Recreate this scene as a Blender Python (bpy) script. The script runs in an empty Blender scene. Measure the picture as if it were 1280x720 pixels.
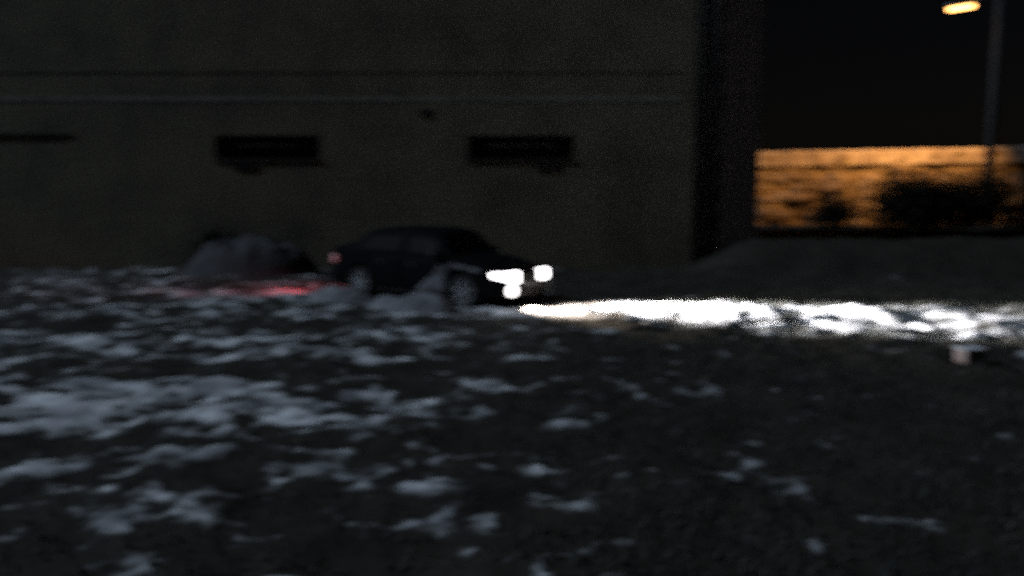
import bpy, bmesh, math, random
import numpy as np
from mathutils import Vector, Matrix

R = math.radians
random.seed(7)
C = bpy.context.scene.collection
sc = bpy.context.scene

# ------------------------------------------------------------------ camera, sky, moon, exposure
CAM_H = 2.3
cam_d = bpy.data.cameras.new('camera')
cam = bpy.data.objects.new('camera', cam_d)
C.objects.link(cam)
cam.location = (0, 0, CAM_H)
cam.rotation_euler = (R(90 - 6.5), 0, 0)
cam_d.lens = 30.9
cam_d.clip_end = 2000
cam_d.dof.use_dof = True                 # the whole photograph is out of focus
cam_d.dof.focus_distance = 1.5
cam_d.dof.aperture_fstop = 2.5
cam_d.dof.aperture_ratio = 0.5
sc.camera = cam

MOON_EL, MOON_AZ = 37, -98                # degrees; azimuth from +Y, negative = left
w = bpy.data.worlds.new('World')
sc.world = w
w.use_nodes = True
nt = w.node_tree
nt.nodes.clear()
sky = nt.nodes.new('ShaderNodeTexSky')
sky.sky_type = 'NISHITA'
sky.sun_disc = False
sky.sun_elevation = R(MOON_EL)
sky.sun_rotation = R(MOON_AZ)
bg = nt.nodes.new('ShaderNodeBackground')
bg.inputs['Strength'].default_value = 0.0007
wo = nt.nodes.new('ShaderNodeOutputWorld')
tint = nt.nodes.new('ShaderNodeMix')          # warm multiply takes the blue out of the night sky
tint.data_type = 'RGBA'; tint.blend_type = 'MULTIPLY'
tint.inputs['Factor'].default_value = 1
tint.inputs['B'].default_value = (1.0, 0.74, 0.69, 1)
nt.links.new(sky.outputs[0], tint.inputs['A'])
nt.links.new(tint.outputs['Result'], bg.inputs['Color'])
nt.links.new(bg.outputs[0], wo.inputs['Surface'])

sun_d = bpy.data.lights.new('moon', 'SUN')
sun_d.energy = 1.3
sun_d.angle = R(3.0)
sun_d.color = (0.66, 0.81, 1.0)
sun = bpy.data.objects.new('moon', sun_d)
C.objects.link(sun)
_d = Vector((math.sin(R(MOON_AZ)) * math.cos(R(MOON_EL)), math.cos(R(MOON_AZ)) * math.cos(R(MOON_EL)), math.sin(R(MOON_EL))))
sun.rotation_euler = (-_d).to_track_quat('-Z', 'Y').to_euler()

sc.view_settings.view_transform = 'Standard'
sc.view_settings.look = 'None'
sc.view_settings.exposure = 0
sc.view_settings.gamma = 1
sc.cycles.use_denoising = False            # the night photograph is grainy
sc.cycles.max_bounces = 6
sc.cycles.sample_clamp_indirect = 0.42

# ------------------------------------------------------------------ helpers
def tag(o, label=None, cat=None, group=None, kind=None):
    if label: o['label'] = label
    if cat: o['category'] = cat
    if group: o['group'] = group
    if kind: o['kind'] = kind
    return o

def empty(name, loc=(0, 0, 0), rz=0.0):
    o = bpy.data.objects.new(name, None)
    o.empty_display_size = 0.3
    C.objects.link(o)
    o.location = loc
    o.rotation_euler = (0, 0, rz)
    return o

def link(name, me, mat, parent=None, smooth=False):
    if mat: me.materials.append(mat)
    o = bpy.data.objects.new(name, me)
    C.objects.link(o)
    if parent: o.parent = parent
    if smooth:
        me.polygons.foreach_set('use_smooth', [True] * len(me.polygons))
    return o

def obj(name, bm, mat, parent=None, smooth=False):
    me = bpy.data.meshes.new(name)
    bm.to_mesh(me)
    bm.free()
    return link(name, me, mat, parent, smooth)

def add_box(bm, x0, x1, y0, y1, z0, z1, bev=0.0):
    g = bmesh.ops.create_cube(bm, size=1.0)
    vs = g['verts']
    bmesh.ops.scale(bm, vec=(x1 - x0, y1 - y0, z1 - z0), verts=vs)
    bmesh.ops.translate(bm, vec=((x0 + x1) / 2, (y0 + y1) / 2, (z0 + z1) / 2), verts=vs)
    if bev:
        es = list({e for v in vs for e in v.link_edges})
        bmesh.ops.bevel(bm, geom=es, offset=bev, segments=2, affect='EDGES', profile=0.5)

def add_cyl(bm, p0, p1, r0, r1=None, seg=20, caps=True):
    p0, p1 = Vector(p0), Vector(p1)
    r1 = r0 if r1 is None else r1
    d = (p1 - p0)
    q = d.to_track_quat('Z', 'Y').to_matrix()
    a = [bm.verts.new(p0 + q @ Vector((r0 * math.cos(2 * math.pi * i / seg), r0 * math.sin(2 * math.pi * i / seg), 0))) for i in range(seg)]
    b = [bm.verts.new(p1 + q @ Vector((r1 * math.cos(2 * math.pi * i / seg), r1 * math.sin(2 * math.pi * i / seg), 0))) for i in range(seg)]
    for i in range(seg):
        bm.faces.new((a[i], a[(i + 1) % seg], b[(i + 1) % seg], b[i]))
    if caps:
        bm.faces.new(a[::-1]); bm.faces.new(b)

def add_tube(bm, pts, radii, seg=10):
    for i in range(len(pts) - 1):
        add_cyl(bm, pts[i], pts[i + 1], radii[i], radii[i + 1], seg, True)

def hash2(ix, iy, seed):
    n = (ix.astype(np.int64) * 374761393 + iy.astype(np.int64) * 668265263 + seed * 982451653) & 0xffffffff
    n = ((n ^ (n >> 13)) * 1274126177) & 0xffffffff
    n = n ^ (n >> 16)
    return (n & 0xffffff) / float(0xffffff)

def vnoise(x, y, seed):
    ix, iy = np.floor(x), np.floor(y)
    fx, fy = x - ix, y - iy
    ux, uy = fx * fx * fx * (fx * (fx * 6 - 15) + 10), fy * fy * fy * (fy * (fy * 6 - 15) + 10)
    def g(i, j):
        a = hash2(ix + i, iy + j, seed) * 2 * np.pi
        return np.cos(a) * (fx - i) + np.sin(a) * (fy - j)
    return ((g(0, 0) * (1 - ux) + g(1, 0) * ux) * (1 - uy) + (g(0, 1) * (1 - ux) + g(1, 1) * ux) * uy) * 1.5

def fbm(x, y, scale, seed, octv=4, gain=0.5):
    x, y = np.asarray(x, float) / scale, np.asarray(y, float) / scale
    s, a, t = 0, 1.0, 0
    for k in range(octv):
        s = s + a * vnoise(x + 17.3 * k, y - 9.1 * k, seed + k)
        t += a
        a *= gain
        x, y = x * 2.03, y * 2.03
    return s / t

def smooth(a, b, x):
    t = np.clip((x - a) / (b - a), 0, 1)
    return t * t * (3 - 2 * t)

# ------------------------------------------------------------------ materials
def mat(name, col, rough=0.8, metal=0.0, noise=None, bump=None, spec=None, coat=0.0):
    m = bpy.data.materials.new(name)
    m.use_nodes = True
    n = m.node_tree
    b = n.nodes['Principled BSDF']
    b.inputs['Base Color'].default_value = (*col, 1)
    b.inputs['Roughness'].default_value = rough
    b.inputs['Metallic'].default_value = metal
    if spec is not None: b.inputs['Specular IOR Level'].default_value = spec
    if coat: b.inputs['Coat Weight'].default_value = coat
    tc = n.nodes.new('ShaderNodeTexCoord')
    if noise:
        col2, scale, lo, hi = noise
        t = n.nodes.new('ShaderNodeTexNoise')
        t.inputs['Scale'].default_value = scale
        t.inputs['Detail'].default_value = 6
        t.inputs['Roughness'].default_value = 0.62
        r = n.nodes.new('ShaderNodeMapRange')
        r.inputs['From Min'].default_value = lo
        r.inputs['From Max'].default_value = hi
        mx = n.nodes.new('ShaderNodeMix')
        mx.data_type = 'RGBA'
        mx.inputs['A'].default_value = (*col, 1)
        mx.inputs['B'].default_value = (*col2, 1)
        n.links.new(tc.outputs['Object'], t.inputs['Vector'])
        n.links.new(t.outputs['Fac'], r.inputs['Value'])
        n.links.new(r.outputs['Result'], mx.inputs['Factor'])
        n.links.new(mx.outputs['Result'], b.inputs['Base Color'])
    if bump:
        scale, st = bump
        t = n.nodes.new('ShaderNodeTexNoise')
        t.inputs['Scale'].default_value = scale
        t.inputs['Detail'].default_value = 5
        bp = n.nodes.new('ShaderNodeBump')
        bp.inputs['Strength'].default_value = st
        bp.inputs['Distance'].default_value = 0.05
        n.links.new(tc.outputs['Object'], t.inputs['Vector'])
        n.links.new(t.outputs['Fac'], bp.inputs['Height'])
        n.links.new(bp.outputs['Normal'], b.inputs['Normal'])
    return m

def emit(name, col, strength):
    m = bpy.data.materials.new(name)
    m.use_nodes = True
    b = m.node_tree.nodes['Principled BSDF']
    b.inputs['Base Color'].default_value = (0.6, 0.6, 0.6, 1)
    b.inputs['Roughness'].default_value = 0.2
    b.inputs['Emission Color'].default_value = (*col, 1)
    b.inputs['Emission Strength'].default_value = strength
    return m

M = {}
M['plaster'] = mat('plaster', (0.19, 0.168, 0.112), 0.9, noise=((0.095, 0.086, 0.06), 0.55, 0.42, 0.68), bump=(9, 0.5))
M['brick'] = mat('brick', (0.062, 0.040, 0.034), 0.9, noise=((0.04, 0.03, 0.026), 3.0, 0.35, 0.65), bump=(14, 0.5))
M['ledge'] = mat('ledge', (0.27, 0.26, 0.22), 0.85, noise=((0.16, 0.155, 0.13), 2.0, 0.4, 0.65))
M['darkmetal'] = mat('dark metal', (0.03, 0.03, 0.03), 0.6, 0.4, noise=((0.05, 0.03, 0.02), 8, 0.45, 0.7))
M['winglass'] = mat('window glass', (0.012, 0.012, 0.014), 0.12)
M['glint_bar'] = mat('window glint bar', (0.22, 0.22, 0.20), 0.6)
M['roofing'] = mat('roofing', (0.06, 0.06, 0.06), 0.9)
M['stone'] = mat('stone', (0.27, 0.215, 0.15), 0.9, noise=((0.085, 0.06, 0.04), 0.32, 0.40, 0.64), bump=(2.5, 0.8))  # broad dark mottling also draws soft shadows on the wall
M['coping'] = mat('coping', (0.50, 0.44, 0.37), 0.85, noise=((0.24, 0.19, 0.15), 1.0, 0.4, 0.65))
M['concrete'] = mat('concrete', (0.035, 0.034, 0.033), 0.85, noise=((0.02, 0.02, 0.02), 4, 0.4, 0.65), bump=(20, 0.3))
M['galv'] = mat('galvanised steel', (0.20, 0.20, 0.20), 0.5, 0.7)
M['snow'] = mat('snow', (0.74, 0.76, 0.78), 0.75, noise=((0.45, 0.45, 0.45), 2.2, 0.42, 0.7), bump=(7, 0.8))
M['dirtysnow'] = mat('dirty snow', (0.22, 0.22, 0.235), 0.8, noise=((0.09, 0.09, 0.095), 2.6, 0.40, 0.66), bump=(6, 1.0))
M['dimsnow'] = mat('dim-lit snow', (0.044, 0.046, 0.052), 0.85, noise=((0.024, 0.024, 0.025), 1.6, 0.40, 0.62), bump=(6, 1.0))  # snow coloured dark in place of the dim light on the heap
M['wing_light'] = mat('lit wing grey', (0.21, 0.21, 0.225), 0.85, noise=((0.012, 0.012, 0.013), 3.5, 0.40, 0.60), bump=(9, 0.8))  # grey of the lit front wing, put into the colour
M['paint'] = mat('car paint', (0.006, 0.006, 0.007), 0.7, spec=0.03)
M['carglass'] = mat('car glass', (0.004, 0.004, 0.005), 0.5, spec=0.03)
M['trim'] = mat('black trim', (0.015, 0.015, 0.015), 0.7)
M['rubber'] = mat('rubber', (0.014, 0.014, 0.014), 0.85, noise=((0.10, 0.10, 0.10), 6, 0.5, 0.75))
M['rim'] = mat('alloy', (0.40, 0.41, 0.42), 0.6, 0.1, noise=((0.25, 0.25, 0.25), 8, 0.45, 0.7))
M['chrome'] = mat('chrome', (0.5, 0.5, 0.5), 0.25, 0.9)
M['plate'] = mat('number plate', (0.62, 0.58, 0.56), 0.6)
M['headlamp'] = emit('lit headlamp', (1.0, 0.95, 0.96), 7)
M['foglamp'] = emit('lit fog lamp', (1.0, 0.95, 0.93), 5)
M['foggl'] = mat('fog lamp glass', (0.35, 0.35, 0.35), 0.2)
M['tail'] = emit('lit tail lamp', (1.0, 0.05, 0.06), 0.12)
M['sodium'] = emit('sodium lamp', (1.0, 0.47, 0.13), 8)
M['leaf'] = mat('dark leaves', (0.016, 0.016, 0.011), 0.9, noise=((0.026, 0.022, 0.014), 3, 0.4, 0.6), spec=0.1)
M['bark'] = mat('bark', (0.03, 0.022, 0.016), 0.9)
M['grass'] = mat('dry grass', (0.08, 0.08, 0.068), 0.9, noise=((0.04, 0.044, 0.04), 0.6, 0.4, 0.6), spec=0.1)
M['palewood'] = mat('pale wood', (0.42, 0.35, 0.34), 0.8, noise=((0.28, 0.22, 0.21), 9, 0.4, 0.65), bump=(20, 0.4))

# ground: snow patches over dark soil, spread by the 'snow_cover' attribute of the mesh
def ground_material():
    m = bpy.data.materials.new('snowy ground')
    m.use_nodes = True
    n = m.node_tree
    L = n.links.new
    b = n.nodes['Principled BSDF']
    b.inputs['Roughness'].default_value = 0.85
    b.inputs['Specular IOR Level'].default_value = 0.15
    tc = n.nodes.new('ShaderNodeTexCoord')
    at = n.nodes.new('ShaderNodeAttribute'); at.attribute_name = 'snow_cover'
    n1 = n.nodes.new('ShaderNodeTexNoise'); n1.inputs['Scale'].default_value = 5.0; n1.inputs['Detail'].default_value = 6
    n2 = n.nodes.new('ShaderNodeTexNoise'); n2.inputs['Scale'].default_value = 1.3; n2.inputs['Detail'].default_value = 5
    for t in (n1, n2): L(tc.outputs['Object'], t.inputs['Vector'])
    ad = n.nodes.new('ShaderNodeMath'); ad.operation = 'MULTIPLY_ADD'; ad.inputs[1].default_value = 0.9; ad.inputs[2].default_value = -0.45
    L(n1.outputs['Fac'], ad.inputs[0])
    su = n.nodes.new('ShaderNodeMath'); su.operation = 'ADD'
    L(at.outputs['Fac'], su.inputs[0]); L(ad.outputs[0], su.inputs[1])
    mr = n.nodes.new('ShaderNodeMapRange'); mr.inputs['From Min'].default_value = 0.12; mr.inputs['From Max'].default_value = 0.95
    mr.interpolation_type = 'SMOOTHSTEP'
    L(su.outputs[0], mr.inputs['Value'])
    soil = n.nodes.new('ShaderNodeMix'); soil.data_type = 'RGBA'
    soil.inputs['A'].default_value = (0.011, 0.010, 0.008, 1); soil.inputs['B'].default_value = (0.046, 0.043, 0.034, 1)
    L(n2.outputs['Fac'], soil.inputs['Factor'])
    sn = n.nodes.new('ShaderNodeMix'); sn.data_type = 'RGBA'
    sn.inputs['A'].default_value = (0.30, 0.305, 0.32, 1); sn.inputs['B'].default_value = (0.84, 0.86, 0.88, 1)
    sr = n.nodes.new('ShaderNodeMapRange'); sr.inputs['From Min'].default_value = 0.40; sr.inputs['From Max'].default_value = 0.62
    L(n2.outputs['Fac'], sr.inputs['Value']); L(sr.outputs['Result'], sn.inputs['Factor'])
    mx = n.nodes.new('ShaderNodeMix'); mx.data_type = 'RGBA'
    L(mr.outputs['Result'], mx.inputs['Factor']); L(soil.outputs['Result'], mx.inputs['A']); L(sn.outputs['Result'], mx.inputs['B'])
    L(mx.outputs['Result'], b.inputs['Base Color'])
    bp = n.nodes.new('ShaderNodeBump'); bp.inputs['Strength'].default_value = 0.7; bp.inputs['Distance'].default_value = 0.05
    L(n1.outputs['Fac'], bp.inputs['Height']); L(bp.outputs['Normal'], b.inputs['Normal'])
    return m
M['ground'] = ground_material()

# ------------------------------------------------------------------ ground
CAR = (-1.62, 18.6); CAR_YAW = R(-36)
# open patches of thick snow in the field: x, y, half width, half depth, amount
PATCH = [(-4.2, 9.2, .9, .5, .75), (-5.1, 10.6, .6, .35, .5), (-4.6, 10.3, .7, .35, .5), (-3.3, 10.0, .7, .45, .55), (-2.6, 8.8, .6, .35, .5),
         (-1.5, 9.2, .9, .4, .55), (-1.6, 8.1, .7, .3, .5), (-2.0, 13.4, .6, .5, .7), (-2.6, 12.2, .5, .3, .5), (-5.4, 12.5, .7, .5, .5),
         (-7.0, 13.3, .9, .5, .5), (-4.3, 13.2, .6, .4, .4), (-3.0, 7.4, .8, .3, .35), (-4.9, 7.5, .5, .25, .4), (-0.75, 6.5, .25, .18, .6),
         (1.0, 5.75, .2, .12, .6), (0.6, 6.3, .2, .12, .45), (1.5, 9.8, .6, .4, .25), (3.4, 9.6, .5, .4, .25), (-7.5, 10.2, 1.2, .6, .5),
         (-8.5, 16.5, 2.0, .7, .4), (-5.0, 15.6, 1.5, .5, .35), (-1.2, 11.2, .7, .4, .3), (-3.9, 11.9, .9, .4, .5), (-0.3, 14.2, .9, .4, .35),
         (-6.6, 17.6, 1.2, .5, .5), (-3.6, 17.0, 1.0, .3, .5), (-5.2, 19.1, 1.3, .5, .9), (-7.6, 19.3, 1.4, .5, .8)]

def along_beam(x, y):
    """distance along and across the headlight beam laid out ahead of the car"""
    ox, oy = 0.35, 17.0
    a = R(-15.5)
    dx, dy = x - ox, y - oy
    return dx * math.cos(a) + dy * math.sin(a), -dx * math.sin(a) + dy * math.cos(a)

def cover(x, y):
    f = fbm(x, y * 1.05, 0.85, 3, 4, 0.55)
    f2 = fbm(x, y, 6.0, 11, 3)
    left = smooth(4.5, -2.5, x) * smooth(0.0, 9.0, y)  # thinner snow to the right stands in for the light falling off
    base = -0.41 + 0.47 * left + 0.20 * f2
    base = base - 0.06 * smooth(8.5, 5.5, y)  # thinner again close by, for the dimmer foreground
    base = base + 0.10 * smooth(17, 22, y) * smooth(0, 6, x) - .10 * smooth(14.5, 17, y) * smooth(0, -3, x) + .03 * smooth(1, 4, x) * smooth(8, 11, y) * smooth(20, 15, y)
    for k, d in ((11.2, .5), (15.2, .45), (8.0, .25)):               # dark muddy wheel tracks
        base = base - 0.30 * np.exp(-((y - k - 0.05 * x - 0.35 * f2) / d) ** 2) * smooth(3, -1, x)
    for px, py, hx, hy, am in PATCH:
        base = base + 0.30 * am * np.exp(-((x - px) / hx) ** 2 - ((y - py) / hy) ** 2)
    base = base - 0.30 * smooth(21.5, 23, y) * smooth(4, 6, x)
    base = base + 0.07 * smooth(-1.5, 0, x) * smooth(4, 2.5, x) * smooth(8.5, 7, y)
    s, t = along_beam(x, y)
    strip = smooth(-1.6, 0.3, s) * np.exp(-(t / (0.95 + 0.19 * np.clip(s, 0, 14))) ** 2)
    base = base + 0.66 * strip  # snow whitened under the beam to paint its lit strip
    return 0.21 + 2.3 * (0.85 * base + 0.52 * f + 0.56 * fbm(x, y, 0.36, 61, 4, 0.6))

def ground_z(x, y):
    m = np.clip(cover(x, y), 0, 1)
    lump = fbm(x, y, 0.55, 41, 3) * 0.05 + fbm(x, y, 1.7, 23, 3) * 0.12
    s, t = along_beam(x, y)
    ridge = smooth(0.2, 2.0, s) * np.exp(-((t - 0.05) / (0.9 + 0.10 * np.clip(s, 0, 14))) ** 2) * 0.10  # raised along the beam to catch its light
    near_car = np.exp(-(((x - CAR[0]) / 2.6) ** 2 + ((y - CAR[1]) / 1.9) ** 2) ** 2)
    far = smooth(60, 120, np.sqrt(x * x + y * y))
    bank = 0.86 * smooth(22.0, 25.3, y) * smooth(38.5, 35.0, y) * smooth(4.6, 7.0, x)  # bank added to hide the lamp-lit ground behind it
    return (m * 0.035 + lump + ridge) * (1 - 0.75 * near_car) * (1 - far) - 0.03 + bank

ux = np.linspace(-5.2, 5.2, 900)
xs = 4.5 * np.sinh(ux)
ys = np.concatenate([np.linspace(-40, 2.0, 40), 2.2 * np.exp(np.arange(0, 640) * 0.0064), np.linspace(145, 700, 16)])
X, Y = np.meshgrid(xs, ys)
Z = ground_z(X, Y)
COV = np.clip(cover(X, Y), 0, 1.2)
far = smooth(26, 60, np.sqrt(X * X + Y * Y)); COV = COV * (1 - 0.6 * far)
nx, ny = len(xs), len(ys)
me = bpy.data.meshes.new('ground')
me.vertices.add(nx * ny)
me.vertices.foreach_set('co', np.stack([X, Y, Z], -1).astype(np.float32).ravel())
idx = np.arange(nx * ny).reshape(ny, nx)
q = np.stack([idx[:-1, :-1], idx[:-1, 1:], idx[1:, 1:], idx[1:, :-1]], -1).reshape(-1, 4)
me.loops.add(q.size)
me.loops.foreach_set('vertex_index', q.astype(np.int32).ravel())
me.polygons.add(len(q))
me.polygons.foreach_set('loop_start', np.arange(0, q.size, 4, dtype=np.int32))
me.polygons.foreach_set('loop_total', np.full(len(q), 4, dtype=np.int32))
me.polygons.foreach_set('use_smooth', np.ones(len(q), dtype=bool))
me.update(calc_edges=True)
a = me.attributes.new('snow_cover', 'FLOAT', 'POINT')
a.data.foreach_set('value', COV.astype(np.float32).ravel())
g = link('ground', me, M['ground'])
tag(g, 'dark frozen field with scattered patches of snow', 'ground', kind='structure')

def gz(x, y):
    return float(ground_z(np.array([float(x)]), np.array([float(y)]))[0])

# ------------------------------------------------------------------ building behind the car
BY = 25.2
bld = empty('building', (-12, BY, 0))
tag(bld, 'long dark plaster building with slit windows behind the car', 'building')
def bpart(name, bm, m, parent=None, smooth=False):
    bmesh.ops.translate(bm, vec=(12, -BY, 0), verts=bm.verts) if parent is None else None
    return obj(name, bm, m, parent or bld, smooth)

BX0, BX1, BTOP = -34.0, 5.15, 10.5
WZ0, WZ1 = 3.12, 3.78
OPEN = [(-8.42, -5.45), (-1.27, 1.78), (-15.5, -12.55)]
bm = bmesh.new()
xsb = sorted([BX0, BX1] + [v for o_ in OPEN for v in o_])
add_box(bm, BX0, BX1, BY, BY + .35, -0.6, WZ0)
add_box(bm, BX0, BX1, BY, BY + .35, WZ1, BTOP)
for i in range(0, len(xsb), 2):
    add_box(bm, xsb[i], xsb[i + 1], BY, BY + .35, WZ0, WZ1)
bpart('wall', bm, M['plaster'])
bm = bmesh.new()
add_box(bm, BX0, BX1 + 1.85, BY + .352, BY + 4.5, -0.6, BTOP - .05)
bpart('rear_wall', bm, M['plaster'])
bm = bmesh.new(); add_box(bm, BX0 - .2, BX1 + 2.05, BY - .25, BY + 4.7, BTOP + .003, BTOP + .28, .02)
bpart('roof', bm, M['roofing'])
bm = bmesh.new(); add_box(bm, BX0, BX1 - .3, BY - .010, BY + .003, 4.72, 4.86, .003)
bpart('ledge', bm, M['ledge'])
bm = bmesh.new(); add_box(bm, BX0, BX1 - .3, BY - .009, BY + .003, 5.50, 5.53, .002)
bpart('cable_duct', bm, M['concrete'])
for i, (x0, x1) in enumerate(OPEN):
    if i == 2:                                                   # bricked up: the shadow line left along its top is a dark strip
        bm = bmesh.new(); add_box(bm, x0 + .003, x1 - .003, BY + .012, BY + .34, WZ0 + .003, WZ1 - .003)
        bpart('blocked_opening', bm, M['plaster'])
        bm = bmesh.new(); add_box(bm, x0 - .1, x1 + .1, BY - .03, BY - .003, WZ1 + .01, WZ1 + .06, .005)
        bpart('lintel_shadow', bm, M['darkmetal'])
        continue
    fr = empty('window', (x0 + 12, 0, WZ0)); fr.parent = bld
    def wp(name, bm, m):
        bmesh.ops.translate(bm, vec=(-x0, -BY, -WZ0), verts=bm.verts)
        return obj(name, bm, m, fr)
    bm = bmesh.new()
    add_box(bm, x0, x1, BY + .20, BY + .26, WZ0, WZ0 + .06); add_box(bm, x0, x1, BY + .20, BY + .26, WZ1 - .06, WZ1)
    add_box(bm, x0, x0 + .06, BY + .20, BY + .26, WZ0 + .06, WZ1 - .06); add_box(bm, x1 - .06, x1, BY + .20, BY + .26, WZ0 + .06, WZ1 - .06)
    for k in (1, 2, 3):
        xx = x0 + (x1 - x0) * k / 4
        add_box(bm, xx - .025, xx + .025, BY + .205, BY + .255, WZ0 + .06, WZ1 - .06)
    wp('frame', bm, M['darkmetal'])
    bm = bmesh.new(); add_box(bm, x0 + .06, x1 - .06, BY + .262, BY + .275, WZ0 + .06, WZ1 - .06)
    wp('pane', bm, M['winglass'])
    bm = bmesh.new(); add_box(bm, x0 + .55, x1 - .65, BY + .13, BY + .198, WZ1 - .30, WZ1 - .23, .01)
    wp('glint_bar', bm, M['glint_bar'])  # pale bar colours in a faint strip of light across the pane
    bm = bmesh.new(); add_box(bm, x0 - .02, x1 + .02, BY - .03, BY - .003, WZ0 - .09, WZ0 - .005, .01)
    wp('sill', bm, M['darkmetal'])
    bx = x0 + .85 if i == 0 else x1 - .75
    bm = bmesh.new(); add_box(bm, bx - .33, bx + .33, BY - .02, BY - .003, WZ0 - .33, WZ0 - .1, .02)
    for k in range(4):
        add_box(bm, bx - .30, bx + .30, BY - .03, BY - .02, WZ0 - .30 + k * .05, WZ0 - .275 + k * .05)
    bpart('wall_vent', bm, M['darkmetal'])
# a small unlit wall light under the ledge
bm = bmesh.new()
add_box(bm, -2.62, -2.28, BY - .02, BY - .003, 4.32, 4.52, .006)
add_box(bm, -2.56, -2.34, BY - .03, BY - .02, 4.34, 4.44, .004)
bpart('wall_light', bm, M['darkmetal'])
# recess, ladder and brick corner at the right-hand end
bm = bmesh.new(); add_box(bm, BX1, BX1 + .75, BY + .22, BY + .35, -0.6, BTOP)
bpart('recess', bm, M['roofing'])  # dark colour paints in the shade of the recess
bm = bmesh.new()
for xx in (5.30, 5.74):
    add_cyl(bm, (xx, BY - .02, .55), (xx, BY - .02, 10.4), .028, seg=10)
    for zz in (1.2, 3.4, 5.6, 7.8, 10.0):
        add_cyl(bm, (xx, BY - .02, zz), (xx, BY + .219, zz), .018, seg=8)
for k in range(33):
    add_cyl(bm, (5.30, BY - .02, .7 + k * .30), (5.74, BY - .02, .7 + k * .30), .018, seg=8)
lad = bpart('ladder', bm, M['darkmetal'], smooth=True)
bm = bmesh.new()
zz = -0.6; k = 0
while zz < BTOP:                                                 # brick quoins in alternating lengths
    add_box(bm, BX1 + .75 + (0.0 if k % 2 else .10), BX1 + 1.85, BY - .03 - .002 * (k % 2), BY + .35, zz, min(zz + .42, BTOP) - .012, .012)
    zz += .42; k += 1
add_box(bm, BX1 + .86, BX1 + 1.84, BY - .015, BY + .34, -0.6, BTOP - .01)
bpart('brick_corner', bm, M['brick'])

# ------------------------------------------------------------------ stone wall under the street lamp
wl = empty('stone_wall', (8, 40, 0))
tag(wl, 'rough stone wall lit orange by the street lamp', 'wall')
def wtop(x): return 3.72 + 0.018 * (x - 10)
bm = bmesh.new()
nxw, nzw = 320, 60
gxw = np.linspace(7.5, 48, nxw)
vv = []
for j in range(nzw + 1):
    row = []
    for i in range(nxw):
        x = gxw[i]; z = -0.4 + (wtop(x) + 0.4) * j / nzw
        row.append((x, z))
    vv.append(row)
xx = np.array([[p[0] for p in r] for r in vv]); zz = np.array([[p[1] for p in r] for r in vv])
# coursed rubble: irregular blocks pushed in and out
course = np.floor(zz / .42)
bl = np.floor((xx + hash2(course, course * 0, 5) * 3) / (.8))
dep = hash2(bl, course, 9) * .16
fzz = np.abs(zz / .42 - course - .5); 
joint = smooth(.38, .5, fzz)
yy = 40 - dep * (1 - joint) - fbm(xx, zz, .9, 77, 4) * .22 + .05
V = [[bm.verts.new((xx[j, i] - 8, yy[j, i] - 40, zz[j, i])) for i in range(nxw)] for j in range(nzw + 1)]
for j in range(nzw):
    for i in range(nxw - 1):
        bm.faces.new((V[j][i], V[j][i + 1], V[j + 1][i + 1], V[j + 1][i]))
bk = [bm.verts.new((gxw[i] - 8, .6, wtop(gxw[i]))) for i in range(nxw)]
bk0 = [bm.verts.new((gxw[i] - 8, .6, -.4)) for i in range(nxw)]
for i in range(nxw - 1):
    bm.faces.new((V[nzw][i], V[nzw][i + 1], bk[i + 1], bk[i])); bm.faces.new((bk[i], bk[i + 1], bk0[i + 1], bk0[i]))
obj('wall_face', bm, M['stone'], wl, False)
bm = bmesh.new()
n_c = 34
for i in range(n_c):                                             # coping stones
    xa, xb = 7.5 + 40.5 * i / n_c, 7.5 + 40.5 * (i + 1) / n_c - .02
    za = wtop((xa + xb) / 2) + random.uniform(0, .03)
    add_box(bm, xa - 8, xb - 8, -.08, .62, za - .52, za + .17, .04)
obj('coping', bm, M['coping'], wl)
bm = bmesh.new(); add_box(bm, -.5, 40, -.62, -.36, -.4, .16, .03)
obj('plinth', bm, M['coping'], wl)

# ------------------------------------------------------------------ street lamp
LY = 35.6
lamp = empty('street_lamp', (19.15, LY, 0))
tag(lamp, 'tall street lamp glowing orange above the stone wall', 'street lamp')
bm = bmesh.new(); add_cyl(bm, (0, 0, -.5), (0, 0, 9.85), .20, .13, 20)
obj('pole', bm, M['concrete'], lamp, True)
bm = bmesh.new()
add_tube(bm, [(0, 0, 9.6), (-.4, 0, 9.76), (-.85, 0, 9.70), (-1.05, 0, 9.54)], [.05, .05, .045, .04], 10)
obj('arm', bm, M['galv'], lamp, True)
def head_mesh(z0, z1, half, shrink=1.0):
    bm = bmesh.new(); rows = []
    for t in np.linspace(0, 1, 13):
        wd = half * (math.sin(math.pi * (0.12 + 0.80 * t)) ** .6) * shrink
        rows.append([bm.verts.new((-1.05 * t * shrink - (1 - shrink) * .5, wd * math.cos(p), (z1 if math.sin(p) > 0 else z0) * math.sin(p) * (1 if math.sin(p) > 0 else -1))) for p in np.linspace(0, 2 * math.pi, 17)[:-1]])
    for r0, r1 in zip(rows, rows[1:]):
        for i in range(16):
            bm.faces.new((r0[i], r0[(i + 1) % 16], r1[(i + 1) % 16], r1[i]))
    bm.faces.new(rows[0][::-1]); bm.faces.new(rows[-1])
    bmesh.ops.recalc_face_normals(bm, faces=bm.faces)
    return bm
hd = obj('lamp_head', head_mesh(-.01, .15, .19), M['galv'], lamp, True)
hd.location = (-.98, 0, 9.50); hd.rotation_euler = (0, R(-9), 0)
ln = obj('lens', head_mesh(-.17, -.015, .165, .92), M['sodium'], hd, True)
ld = bpy.data.lights.new('sodium_light', 'SPOT')
ld.energy = 6600; ld.color = (1.0, .45, .125); ld.spot_size = R(100); ld.spot_blend = .35; ld.shadow_soft_size = .15
lo = bpy.data.objects.new('sodium_light', ld); C.objects.link(lo)
lo.parent = lamp; lo.location = (-1.5, 0.05, 9.18)
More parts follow.
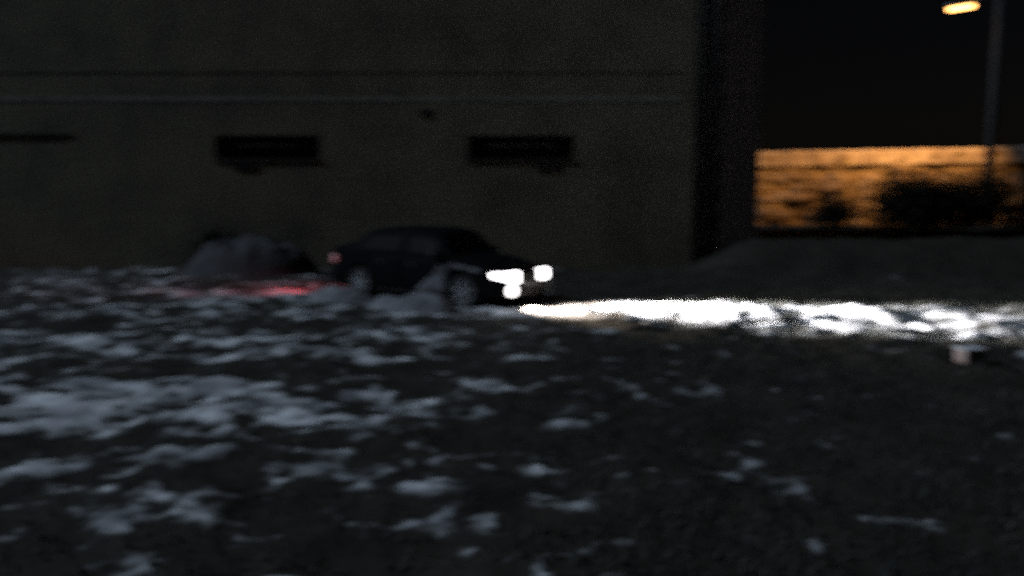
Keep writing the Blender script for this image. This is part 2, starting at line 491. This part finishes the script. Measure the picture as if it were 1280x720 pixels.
lo.rotation_euler = (Vector((15.6, 41.5, 2.6)) - Vector((17.65, LY, 9.18))).to_track_quat('-Z', 'Y').to_euler()

# ------------------------------------------------------------------ shrubs
def shrub(name, x, y, wd, dp, ht, n, label, cat='bush', group=None, leaf=.10):
    root = empty(name, (x, y, gz(x, y)))
    tag(root, label, cat, group)
    rng = random.Random(int(x * 100 + y * 7))
    bm = bmesh.new(); tips = []
    for k in range(26):
        a = rng.uniform(0, 2 * math.pi); r = rng.uniform(.1, 1)
        tip = Vector((math.cos(a) * wd * .5 * r, math.sin(a) * dp * .5 * r, ht * rng.uniform(.35, 1.0) * (1 - .15 * r * r)))
        mid = Vector((tip.x * .35, tip.y * .35, tip.z * .55))
        add_tube(bm, [(tip.x * .08, tip.y * .08, -.1), mid, tip], [.035, .022, .008], 6)
        tips += [mid, tip, (mid + tip) / 2, Vector((tip.x, tip.y, tip.z * .5)), Vector((tip.x, tip.y, tip.z * .25)), Vector((tip.x * .8, tip.y * .8, tip.z * .75))]
    obj('branches', bm, M['bark'], root)
    vs, fs = [], []
    for k in range(n):
        t = rng.choice(tips)
        p = t + Vector((rng.gauss(0, .13 * wd), rng.gauss(0, .13 * dp), rng.gauss(0, .09 * ht)))
        if p.z < .02: p.z = rng.uniform(.02, .3)
        u = Vector((rng.gauss(0, 1), rng.gauss(0, 1), rng.gauss(0, 1))).normalized()
        v = u.orthogonal().normalized()
        s = leaf * rng.uniform(.6, 1.5)
        b0 = len(vs)
        vs += [p - u * s, p + v * s * .4, p + u * s, p - v * s * .4]
        fs.append((b0, b0 + 1, b0 + 2, b0 + 3))
    me = bpy.data.meshes.new('foliage'); me.from_pydata([tuple(v) for v in vs], [], fs)
    link('foliage', me, M['leaf'], root)
    return root
shrub('bush', 15.0, 33.4, 3.5, 1.6, 2.1, 5500, 'dark bush in front of the orange wall, second from the lamp pole', group='bushes in front of the stone wall')
shrub('bush', 17.3, 33.2, 3.8, 1.6, 2.15, 6000, 'wide dark bush in front of the orange wall just left of the lamp pole', group='bushes in front of the stone wall')
shrub('bush', 21.0, 33.6, 3.6, 1.8, 2.1, 6000, 'dark bush in front of the orange wall, right of the lamp pole', group='bushes in front of the stone wall')
shrub('bush', 12.4, 33.8, 2.4, 1.2, 1.2, 1300, 'small thin bush low against the orange wall', group='bushes in front of the stone wall')
shrub('low_shrub', -8.15, 24.6, 1.5, .8, 1.1, 1300, 'low dark shrub at the building foot beside the snow heap', 'shrub')

# ------------------------------------------------------------------ snow heaps
def heap(name, x, y, a, b, h, rz, m, label, cat, seed, peak=(0, 0), power=1.2, n=56, rough=.7):
    """a rough mound of shovelled or thrown snow: half axes a, b, height h"""
    root_z = gz(x, y)
    bm = bmesh.new()
    g_ = np.linspace(-1, 1, n)
    GX, GY = np.meshgrid(g_, g_)
    px, py = peak
    rr = np.sqrt(GX ** 2 + GY ** 2)
    # radial distance measured from an off-centre peak
    dx, dy = GX - px * np.clip(1 - rr, 0, 1), GY - py * np.clip(1 - rr, 0, 1)
    r2 = np.sqrt(dx ** 2 + dy ** 2)
    H = (1 - np.exp(-2.0 * np.clip(1 - r2 ** 2, 0, 1) ** (power * 1.2))) / (1 - math.exp(-2.0)) * h
    H = H * (1 + rough * fbm(GX * a, GY * b, .5, seed, 4)) + fbm(GX * a, GY * b, .22, seed + 9, 3) * .07 * h * smooth(1.0, .6, rr) - .07 * smooth(.8, 1.0, rr) - .02
    V = [[bm.verts.new((GX[j, i] * a, GY[j, i] * b, H[j, i])) for i in range(n)] for j in range(n)]
    for j in range(n - 1):
        for i in range(n - 1):
            bm.faces.new((V[j][i], V[j][i + 1], V[j + 1][i + 1], V[j + 1][i]))
    bad = [v for r in range(n) for v in V[r] if v.co.x ** 2 / a ** 2 + v.co.y ** 2 / b ** 2 > 1.02]
    bmesh.ops.delete(bm, geom=bad, context='VERTS')
    o = obj(name, bm, m, None, True)
    o.location = (x, y, root_z); o.rotation_euler = (0, 0, rz)
    return tag(o, label, cat)

heap('snow_heap', -7.0, 23.6, 2.0, 1.0, .95, 0, M['dimsnow'], 'snow heap coloured for dim light against the building wall behind the car', 'snow heap', 5, rough=.3)
heap('snow_drift', -2.05, 17.0, 1.2, .42, .30, R(-34), M['dirtysnow'], 'wedge of churned snow banked against the car behind its front wheel', 'snow drift', 19, peak=(.55, .15), power=1.0)
heap('snow_drift', -3.5, 17.95, .95, .42, .30, R(-30), M['dirtysnow'], 'pale lump of snow piled against the car by its rear wheel', 'snow drift', 33, peak=(-.1, .1), power=1.0)

# ------------------------------------------------------------------ car (x forward, y left, z up)
car = empty('car', (CAR[0], CAR[1], -.045), CAR_YAW)
car.scale = (1.07, 1.07, 1.07)
tag(car, 'dark sedan with lit headlights standing in the snow', 'car')
XF, XR = 2.25, -2.2
def interp(tab, x):
    xs_ = [t[0] for t in tab]; vs_ = [t[1] for t in tab]
    return float(np.interp(x, xs_, vs_))
W_ = [(-2.2, .66), (-2.14, .75), (-2.0, .80), (-1.6, .835), (0, .85), (1.5, .84), (1.8, .82), (2.0, .775), (2.15, .70), (2.25, .58)]
BELT = [(-2.2, .90), (-2.1, .95), (-1.4, .94), (0, .90), (1.1, .87), (1.8, .76), (2.15, .68), (2.25, .63)]
TOP = [(-2.2, .98), (-2.12, 1.05), (-1.66, 1.10), (-1.58, 1.13), (-1.22, 1.37), (-1.0, 1.42), (-.3, 1.44), (.3, 1.43), (.56, 1.39), (.66, 1.34), (1.02, .985), (1.15, .945), (1.7, .86), (2.1, .755), (2.25, .69)]
WT = [(-2.2, .55), (-2.1, .66), (-1.6, .70), (-1.15, .60), (-.3, .605), (.56, .59), (1.02, .70), (1.7, .70), (2.1, .62), (2.25, .50)]
BOT = [(-2.2, .36), (-2.0, .24), (-1.8, .20), (1.9, .19), (2.1, .22), (2.25, .30)]
def section(x):
    wv, b, t, wt, z0 = interp(W_, x), interp(BELT, x), interp(TOP, x), interp(WT, x), interp(BOT, x)
    return [(wv * .93, z0), (wv * .99, z0 + .10), (wv, .56 if x < 1.9 else .50), (wv * .965, b), (wt + .02, t - .075), (wt - .10, t - .022), (0, t)]
def surf(x, v, side):
    s = section(x)
    i = min(int(v), 5); f = v - i
    return Vector((x, side * (s[i][0] * (1 - f) + s[i + 1][0] * f), s[i][1] * (1 - f) + s[i + 1][1] * f))
def snormal(x, v, side):
    e = .01
    du = surf(min(x + e, XF), v, side) - surf(max(x - e, XR), v, side)
    va, vb = max(v - .05, 0), min(v + .05, 5.999)
    dv = surf(x, vb, side) - surf(x, va, side)
    n = du.cross(dv)
    n.normalize()
    if n.y * side < 0 and abs(n.y) > .05: n = -n
    elif abs(n.y) <= .05 and n.z < 0: n = -n
    return n

bm = bmesh.new()
stx = sorted(set(list(np.linspace(XR, XF, 72)) + [t[0] for tb in (W_, BELT, TOP, WT, BOT) for t in tb]))
rings = []
for x in stx:
    s = section(x)
    pts = [(y, z) for y, z in s] + [(-y, z) for y, z in s[-2::-1]]
    rings.append([bm.verts.new((x, y, z)) for y, z in pts])
for r0, r1 in zip(rings, rings[1:]):
    for i in range(len(r0)):
        j = (i + 1) % len(r0)
        bm.faces.new((r0[i], r0[j], r1[j], r1[i]))
bm.faces.new(rings[0]); bm.faces.new(rings[-1][::-1])
bmesh.ops.recalc_face_normals(bm, faces=bm.faces)
WHEELS = [(1.32, -.70), (1.32, .70), (-1.32, -.70), (-1.32, .70)]
body_me = bpy.data.meshes.new('body'); bm.to_mesh(body_me); bm.free()
tmp = bpy.data.objects.new('body_raw', body_me); C.objects.link(tmp)
cb = bmesh.new()
for wx, wy in WHEELS:
    s = 1 if wy > 0 else -1
    add_cyl(cb, (wx, s * .56, .33), (wx, s * 1.1, .33), .375, seg=36)
cme = bpy.data.meshes.new('arch_cutter'); cb.to_mesh(cme); cb.free()
cut = bpy.data.objects.new('arch_cutter', cme); C.objects.link(cut)
md = tmp.modifiers.new('arches', 'BOOLEAN'); md.object = cut; md.operation = 'DIFFERENCE'; md.solver = 'EXACT'
bpy.context.view_layer.update()
ev = bpy.data.meshes.new_from_object(tmp.evaluated_get(bpy.context.evaluated_depsgraph_get()))
bpy.data.objects.remove(cut); bpy.data.objects.remove(tmp)
ev.name = 'body'
ev.materials.clear()
body = link('body', ev, M['paint'], car)

def patch(name, x0, x1, v0, v1, side, m, off=.006, nx_=14, nv_=8, x0t=None, x1t=None, parent=car):
    """a panel lying on the body surface, with thickness"""
    bm = bmesh.new(); o_, i_ = [], []
    for j in range(nv_ + 1):
        f = j / nv_; v = v0 + (v1 - v0) * f
        a0 = x0 + ((x0t if x0t is not None else x0) - x0) * f
        a1 = x1 + ((x1t if x1t is not None else x1) - x1) * f
        ro, ri = [], []
        for i in range(nx_ + 1):
            x = a0 + (a1 - a0) * i / nx_
            p, n = surf(x, v, side), snormal(x, v, side)
            ro.append(bm.verts.new(p + n * off)); ri.append(bm.verts.new(p - n * .012))
        o_.append(ro); i_.append(ri)
    for j in range(nv_):
        for i in range(nx_):
            bm.faces.new((o_[j][i], o_[j][i + 1], o_[j + 1][i + 1], o_[j + 1][i]))
            bm.faces.new((i_[j][i], i_[j + 1][i], i_[j + 1][i + 1], i_[j][i + 1]))
    ring_o = o_[0] + [r[-1] for r in o_[1:]] + o_[-1][-2::-1] + [r[0] for r in o_[-2:0:-1]]
    ring_i = i_[0] + [r[-1] for r in i_[1:]] + i_[-1][-2::-1] + [r[0] for r in i_[-2:0:-1]]
    for k in range(len(ring_o)):
        k2 = (k + 1) % len(ring_o)
        bm.faces.new((ring_o[k], ring_i[k], ring_i[k2], ring_o[k2]))
    bmesh.ops.recalc_face_normals(bm, faces=bm.faces)
    return obj(name, bm, m, parent, True)

def mirror_patch(name, x0, x1, v0, m, off=.006, parent=car, nx_=18):
    """a panel across the centre line (hood, windscreen, rear window, boot lid)"""
    bm = bmesh.new(); rows, inn = [], []
    vs_ = [v0 + (5.999 - v0) * k / 8 for k in range(9)]
    for i in range(nx_ + 1):
        x = x0 + (x1 - x0) * i / nx_
        r_, q_ = [], []
        for side, seq in ((1, vs_), (-1, vs_[-2::-1])):
            for v in seq:
                p = surf(x, v, side); n = snormal(x, v, side)
                if n.z < 0: n = -n
                r_.append(bm.verts.new(p + n * off)); q_.append(bm.verts.new(p - n * .012))
        rows.append(r_); inn.append(q_)
    nn = len(rows[0])
    for i in range(nx_):
        for k in range(nn - 1):
            bm.faces.new((rows[i][k], rows[i][k + 1], rows[i + 1][k + 1], rows[i + 1][k]))
            bm.faces.new((inn[i][k], inn[i + 1][k], inn[i + 1][k + 1], inn[i][k + 1]))
        for k in (0, nn - 1):
            bm.faces.new((rows[i][k], rows[i + 1][k], inn[i + 1][k], inn[i][k]))
    for i in (0, nx_):
        for k in range(nn - 1):
            bm.faces.new((rows[i][k], inn[i][k], inn[i][k + 1], rows[i][k + 1]))
    bmesh.ops.recalc_face_normals(bm, faces=bm.faces)
    return obj(name, bm, m, parent, True)

mirror_patch('hood', 1.12, 2.16, 4.05, M['paint'])
mirror_patch('windscreen', .68, 1.0, 4.25, M['carglass'])
mirror_patch('rear_window', -1.54, -1.24, 4.25, M['carglass'])
mirror_patch('trunk_lid', -2.10, -1.64, 4.1, M['paint'])
for side in (-1, 1):
    fd = patch('door', -.12, .92, .5, 2.95, side, M['paint'])
    rd = patch('door', -.93, -.15, .5, 2.95, side, M['paint'])
    for d_, hx in ((fd, .02), (rd, -.80)):
        p = surf(hx + .09, 2.55, side)
        bm = bmesh.new(); add_box(bm, hx, hx + .19, p.y - .03, p.y + .03, p.z - .016, p.z + .016, .01)
        obj('handle', bm, M['trim'], d_)
    patch('side_window', -.08, .88, 3.08, 3.85, side, M['carglass'], x0t=-.08, x1t=.66)
    patch('side_window', -1.36, -.16, 3.08, 3.85, side, M['carglass'], x0t=-1.14, x1t=-.16)
    mp = surf(.78, 3.05, side)
    bm = bmesh.new()
    add_box(bm, .70, .82, mp.y + side * .10 - .10, mp.y + side * .10 + .10, mp.z + .01, mp.z + .15, .035)
    add_box(bm, .75, .80, min(mp.y, mp.y + side * .08), max(mp.y, mp.y + side * .08), mp.z, mp.z + .03)
    obj('mirror', bm, M['trim'], car, True)
    patch('sill_trim', -.93, .92, .02, .45, side, M['trim'], off=.014)

def xf(y):
    """front outline of the nose in plan"""
    y = abs(y)
    ws = [(.0, 2.25), (.58, 2.25), (.70, 2.15), (.775, 2.0), (.82, 1.8), (.84, 1.5)]
    return interp(ws, y)
def xr(y):
    return interp([(0, -2.2), (.66, -2.2), (.75, -2.14), (.80, -2.0), (.835, -1.6)], abs(y))
def face_patch(name, fn, m, y0, y1, zlo, zhi, off, dep=.05, sgn=1, ny_=16, nz_=6, parent=car, taper=0.0):
    """a lens, grille or bumper lying on the nose or tail; zlo / zhi may be functions of y"""
    bm = bmesh.new(); O, I = [], []
    for j in range(nz_ + 1):
        ro, ri = [], []
        for i in range(ny_ + 1):
            y = y0 + (y1 - y0) * i / ny_
            a_, b_ = (zlo(y) if callable(zlo) else zlo), (zhi(y) if callable(zhi) else zhi)
            z = a_ + (b_ - a_) * j / nz_
            bul = math.sin(math.pi * j / nz_) * math.sin(math.pi * i / ny_)
            x = fn(y) + sgn * (off + .012 * bul - taper * (j / nz_))
            ro.append(bm.verts.new((x, y, z))); ri.append(bm.verts.new((fn(y) - sgn * dep, y, z)))
        O.append(ro); I.append(ri)
    for j in range(nz_):
        for i in range(ny_):
            bm.faces.new((O[j][i], O[j][i + 1], O[j + 1][i + 1], O[j + 1][i])); bm.faces.new((I[j][i], I[j + 1][i], I[j + 1][i + 1], I[j][i + 1]))
        for i in (0, ny_): bm.faces.new((O[j][i], O[j + 1][i], I[j + 1][i], I[j][i]))
    for j in (0, nz_):
        for i in range(ny_): bm.faces.new((O[j][i], I[j][i], I[j][i + 1], O[j][i + 1]))
    bmesh.ops.recalc_face_normals(bm, faces=bm.faces)
    return obj(name, bm, m, parent, True)

face_patch('bumper', xf, M['paint'], -.80, .80, .24, .49, .05, ny_=40)
face_patch('bumper', xr, M['paint'], -.80, .80, .30, .56, .05, sgn=-1, ny_=40)
face_patch('grille', xf, M['trim'], -.30, .30, .53, .66, .012)
face_patch('air_intake', xf, M['trim'], -.36, .36, .26, .36, .058)
face_patch('number_plate', xf, M['plate'], -.26, .26, .405, .515, .068, dep=-.045)
face_patch('number_plate', xr, M['plate'], -.26, .26, .60, .71, .02, sgn=-1, dep=-.003)
for side in (-1, 1):
    # headlights taper outwards to a point that sweeps up round the wing
    lo_ = lambda y: .49 + .10 * max(0, (abs(y) - .52) / .25)
    hi_ = lambda y: .695 - .01 * max(0, (abs(y) - .45) / .3)
    face_patch('headlight', xf, M['headlamp'], side * .34, side * .765, lo_, hi_, .018)
    bm = bmesh.new()
    yy_ = side * .58
    add_cyl(bm, (xf(yy_) + .03, yy_, .365), (xf(yy_) + .072, yy_, .365), .105, .095, 20)
    if side < 0:
        obj('fog_light', bm, M['foglamp'], car, True)
    else:
        o_ = obj('fog_light', bm, M['foggl'], car, True); o_['label'] = 'unlit fog light'
    face_patch('tail_light', xr, M['tail'], side * .48, side * .79, .68, .84, .015, sgn=-1)
    patch('wheel_arch_trim', 1.32 - .52, 1.32 - .40, .6, 1.9, side, M['trim'], off=.012) if False else None

def wheel(wx, wy, steer=0):
    s = 1 if wy > 0 else -1
    h = empty('wheel', (wx, wy, .305)); h.parent = car; h.rotation_euler = (0, 0, steer)
    bm = bmesh.new(); prof = [(.205, -.09), (.285, -.10), (.305, -.08), (.308, 0), (.305, .08), (.285, .10), (.205, .09)]
    seg = 40
    rg = [[bm.verts.new((r * math.cos(2 * math.pi * k / seg), yv, r * math.sin(2 * math.pi * k / seg))) for r, yv in prof] for k in range(seg)]
    for k in range(seg):
        a_, b_ = rg[k], rg[(k + 1) % seg]
        for i in range(len(prof) - 1):
            bm.faces.new((a_[i], a_[i + 1], b_[i + 1], b_[i]))
        bm.faces.new((a_[-1], a_[0], b_[0], b_[-1]))
    bmesh.ops.recalc_face_normals(bm, faces=bm.faces)
    obj('tyre', bm, M['rubber'], h, True)
    bm = bmesh.new()
    prof = [(.20, -.08), (.206, .06), (.206, .088), (.188, .088), (.180, .05), (.175, -.08)]
    rg = [[bm.verts.new((r * math.cos(2 * math.pi * k / seg), s * yv, r * math.sin(2 * math.pi * k / seg))) for r, yv in prof] for k in range(seg)]
    for k in range(seg):
        a_, b_ = rg[k], rg[(k + 1) % seg]
        for i in range(len(prof)):
            i2 = (i + 1) % len(prof)
            bm.faces.new((a_[i], a_[i2], b_[i2], b_[i]))
    for k in range(5):
        an = 2 * math.pi * k / 5 + .3
        add_tube(bm, [(.03 * math.cos(an), s * .07, .03 * math.sin(an)), (.19 * math.cos(an), s * .06, .19 * math.sin(an))], [.04, .024], 8)
    add_cyl(bm, (0, s * .02, 0), (0, s * .085, 0), .06, .05, 16)
    bmesh.ops.recalc_face_normals(bm, faces=bm.faces)
    obj('rim', bm, M['rim'], h, True)
    bm = bmesh.new(); add_cyl(bm, (0, -s * .06, 0), (0, s * .015, 0), .17, seg=24)
    obj('brake_drum', bm, M['trim'], h)
for wx, wy in WHEELS:
    wheel(wx, wy * 1.04, R(10) if wx > 0 else 0)

# the car's own lights
def spot(name, loc, world_yaw, pitch, size, blend, power, col, rad=.05, sx=1.0):
    d_ = bpy.data.lights.new(name, 'SPOT')
    d_.energy = power; d_.color = col; d_.spot_size = size; d_.spot_blend = blend; d_.shadow_soft_size = rad
    o_ = bpy.data.objects.new(name, d_); C.objects.link(o_)
    o_.parent = car; o_.location = loc
    v = Vector((math.cos(world_yaw) * math.cos(pitch), math.sin(world_yaw) * math.cos(pitch), math.sin(pitch)))
    v.rotate(Matrix.Rotation(-CAR_YAW, 3, 'Z'))
    o_.rotation_euler = v.to_track_quat('-Z', 'Y').to_euler()
    o_.scale = (1, sx, 1)
    return o_
for side in (-1, 1):
    spot('headlight_beam', (xf(side * .55) + .09, side * .55, .60), R(-16), R(-5.0), R(38), 1.0, 34000, (1.0, .965, .97), sx=.7)
spot('fog_beam', (xf(.58) + .12, -.58, .365), R(-14), R(-17), R(100), 1.0, 1500, (1.0, .82, .66))
for side in (-1, 1):
    d_ = bpy.data.lights.new('tail_glow', 'SPOT'); d_.energy = 140; d_.color = (1.0, .05, .06); d_.spot_size = R(78); d_.spot_blend = 1.0; d_.shadow_soft_size = .06
    o_ = bpy.data.objects.new('tail_glow', d_); C.objects.link(o_); o_.parent = car
    o_.location = (XR - .07, side * .62, .76)
    o_.rotation_euler = Vector((-.8, -.46, -.42) if side < 0 else (-.9, -.38, -.62)).to_track_quat('-Z', 'Y').to_euler()

# grey patches painting the light that the near front wing catches
sc_ = patch('wing_light_patch', .10, .93, .5, 2.75, -1, M['wing_light'], off=.018, x0t=.86, x1t=1.0)
sc_['label'] = 'grey patch painting the light caught by the front wing'
patch('wing_light_patch', .93, 1.78, 2.55, 2.85, -1, M['wing_light'], off=.018, x0t=1.02, x1t=1.70)['label'] = 'grey patch painting the light caught over the front wheel arch'

# ------------------------------------------------------------------ post stub and weeds at the edge of the headlight beam
sx_, sy_ = 6.05, 11.45
st = empty('post_stub', (sx_, sy_, gz(sx_, sy_)), R(12))
tag(st, 'short pale square post stub at the edge of the headlight beam', 'post')
bm = bmesh.new(); add_box(bm, -.15, .15, -.13, .13, -.2, .17, .03); obj('post', bm, M['palewood'], st)
bm = bmesh.new(); add_box(bm, -.165, .165, -.145, .145, .173, .20, .012); obj('cap', bm, M['snow'], st)

def tuft(x, y, ht, n, spread):
    vs, fs = [], []
    rng = random.Random(int(x * 991 + y * 13))
    z0 = gz(x, y)
    for k in range(n):
        a_ = rng.uniform(0, 6.283); r_ = spread * math.sqrt(rng.random())
        bx_, by_ = math.cos(a_) * r_, math.sin(a_) * r_
        h_ = ht * rng.uniform(.5, 1); le = rng.uniform(.05, .35) * h_
        lx, ly = math.cos(a_) * le, math.sin(a_) * le
        w_ = .006 + .006 * rng.random(); c_, s_ = math.cos(a_ + 1.57) * w_, math.sin(a_ + 1.57) * w_
        b0 = len(vs)
        vs += [(bx_ - c_, by_ - s_, -.03), (bx_ + c_, by_ + s_, -.03), (bx_ + lx * .4 + c_ * .7, by_ + ly * .4 + s_ * .7, h_ * .6), (bx_ + lx * .4 - c_ * .7, by_ + ly * .4 - s_ * .7, h_ * .6), (bx_ + lx, by_ + ly, h_)]
        fs += [(b0, b0 + 1, b0 + 2, b0 + 3), (b0 + 3, b0 + 2, b0 + 4)]
    return vs, fs, z0
vs, fs, z0 = tuft(5.72, 11.35, .24, 16, .10)
me = bpy.data.meshes.new('weed_clump'); me.from_pydata(vs, [], fs)
o = link('weed_clump', me, M['leaf']); o.location = (5.72, 11.35, z0)
tag(o, 'dark clump of weeds standing just left of the post stub', 'weeds')

# short winter grass through the thin snow: one uncountable mass
vs_all, nf = [], []
rng = np.random.default_rng(4)
N = 42000
gx_ = rng.uniform(-9, 13, N); gy_ = 5 + 19 * rng.random(N) ** 1.3
cv = cover(gx_, gy_)
keep = (cv < .45) & ((gx_ > 0) | (rng.random(N) < .35)) & (np.abs(gx_) < gy_ * .75 + 1)
keep &= ~((np.abs(gx_ - CAR[0]) < 2.6) & (np.abs(gy_ - CAR[1]) < 1.9))
gx_, gy_ = gx_[keep], gy_[keep]
gzv = ground_z(gx_, gy_)
n_ = len(gx_)
an = rng.uniform(0, 6.283, n_); h_ = rng.uniform(.03, .10, n_); w_ = rng.uniform(.006, .014, n_)
c_, s_ = np.cos(an) * w_, np.sin(an) * w_
le = rng.normal(0, .04, (2, n_))
P = np.empty((n_, 3, 3), np.float32)
P[:, 0] = np.stack([gx_ - c_, gy_ - s_, gzv - .01], -1); P[:, 1] = np.stack([gx_ + c_, gy_ + s_, gzv - .01], -1)
P[:, 2] = np.stack([gx_ + le[0], gy_ + le[1], gzv + h_], -1)
me = bpy.data.meshes.new('grass'); me.from_pydata(P.reshape(-1, 3).tolist(), [], np.arange(n_ * 3).reshape(-1, 3).tolist())
tag(link('grass', me, M['grass']), 'short dead grass poking through the thin snow', 'grass', kind='stuff')
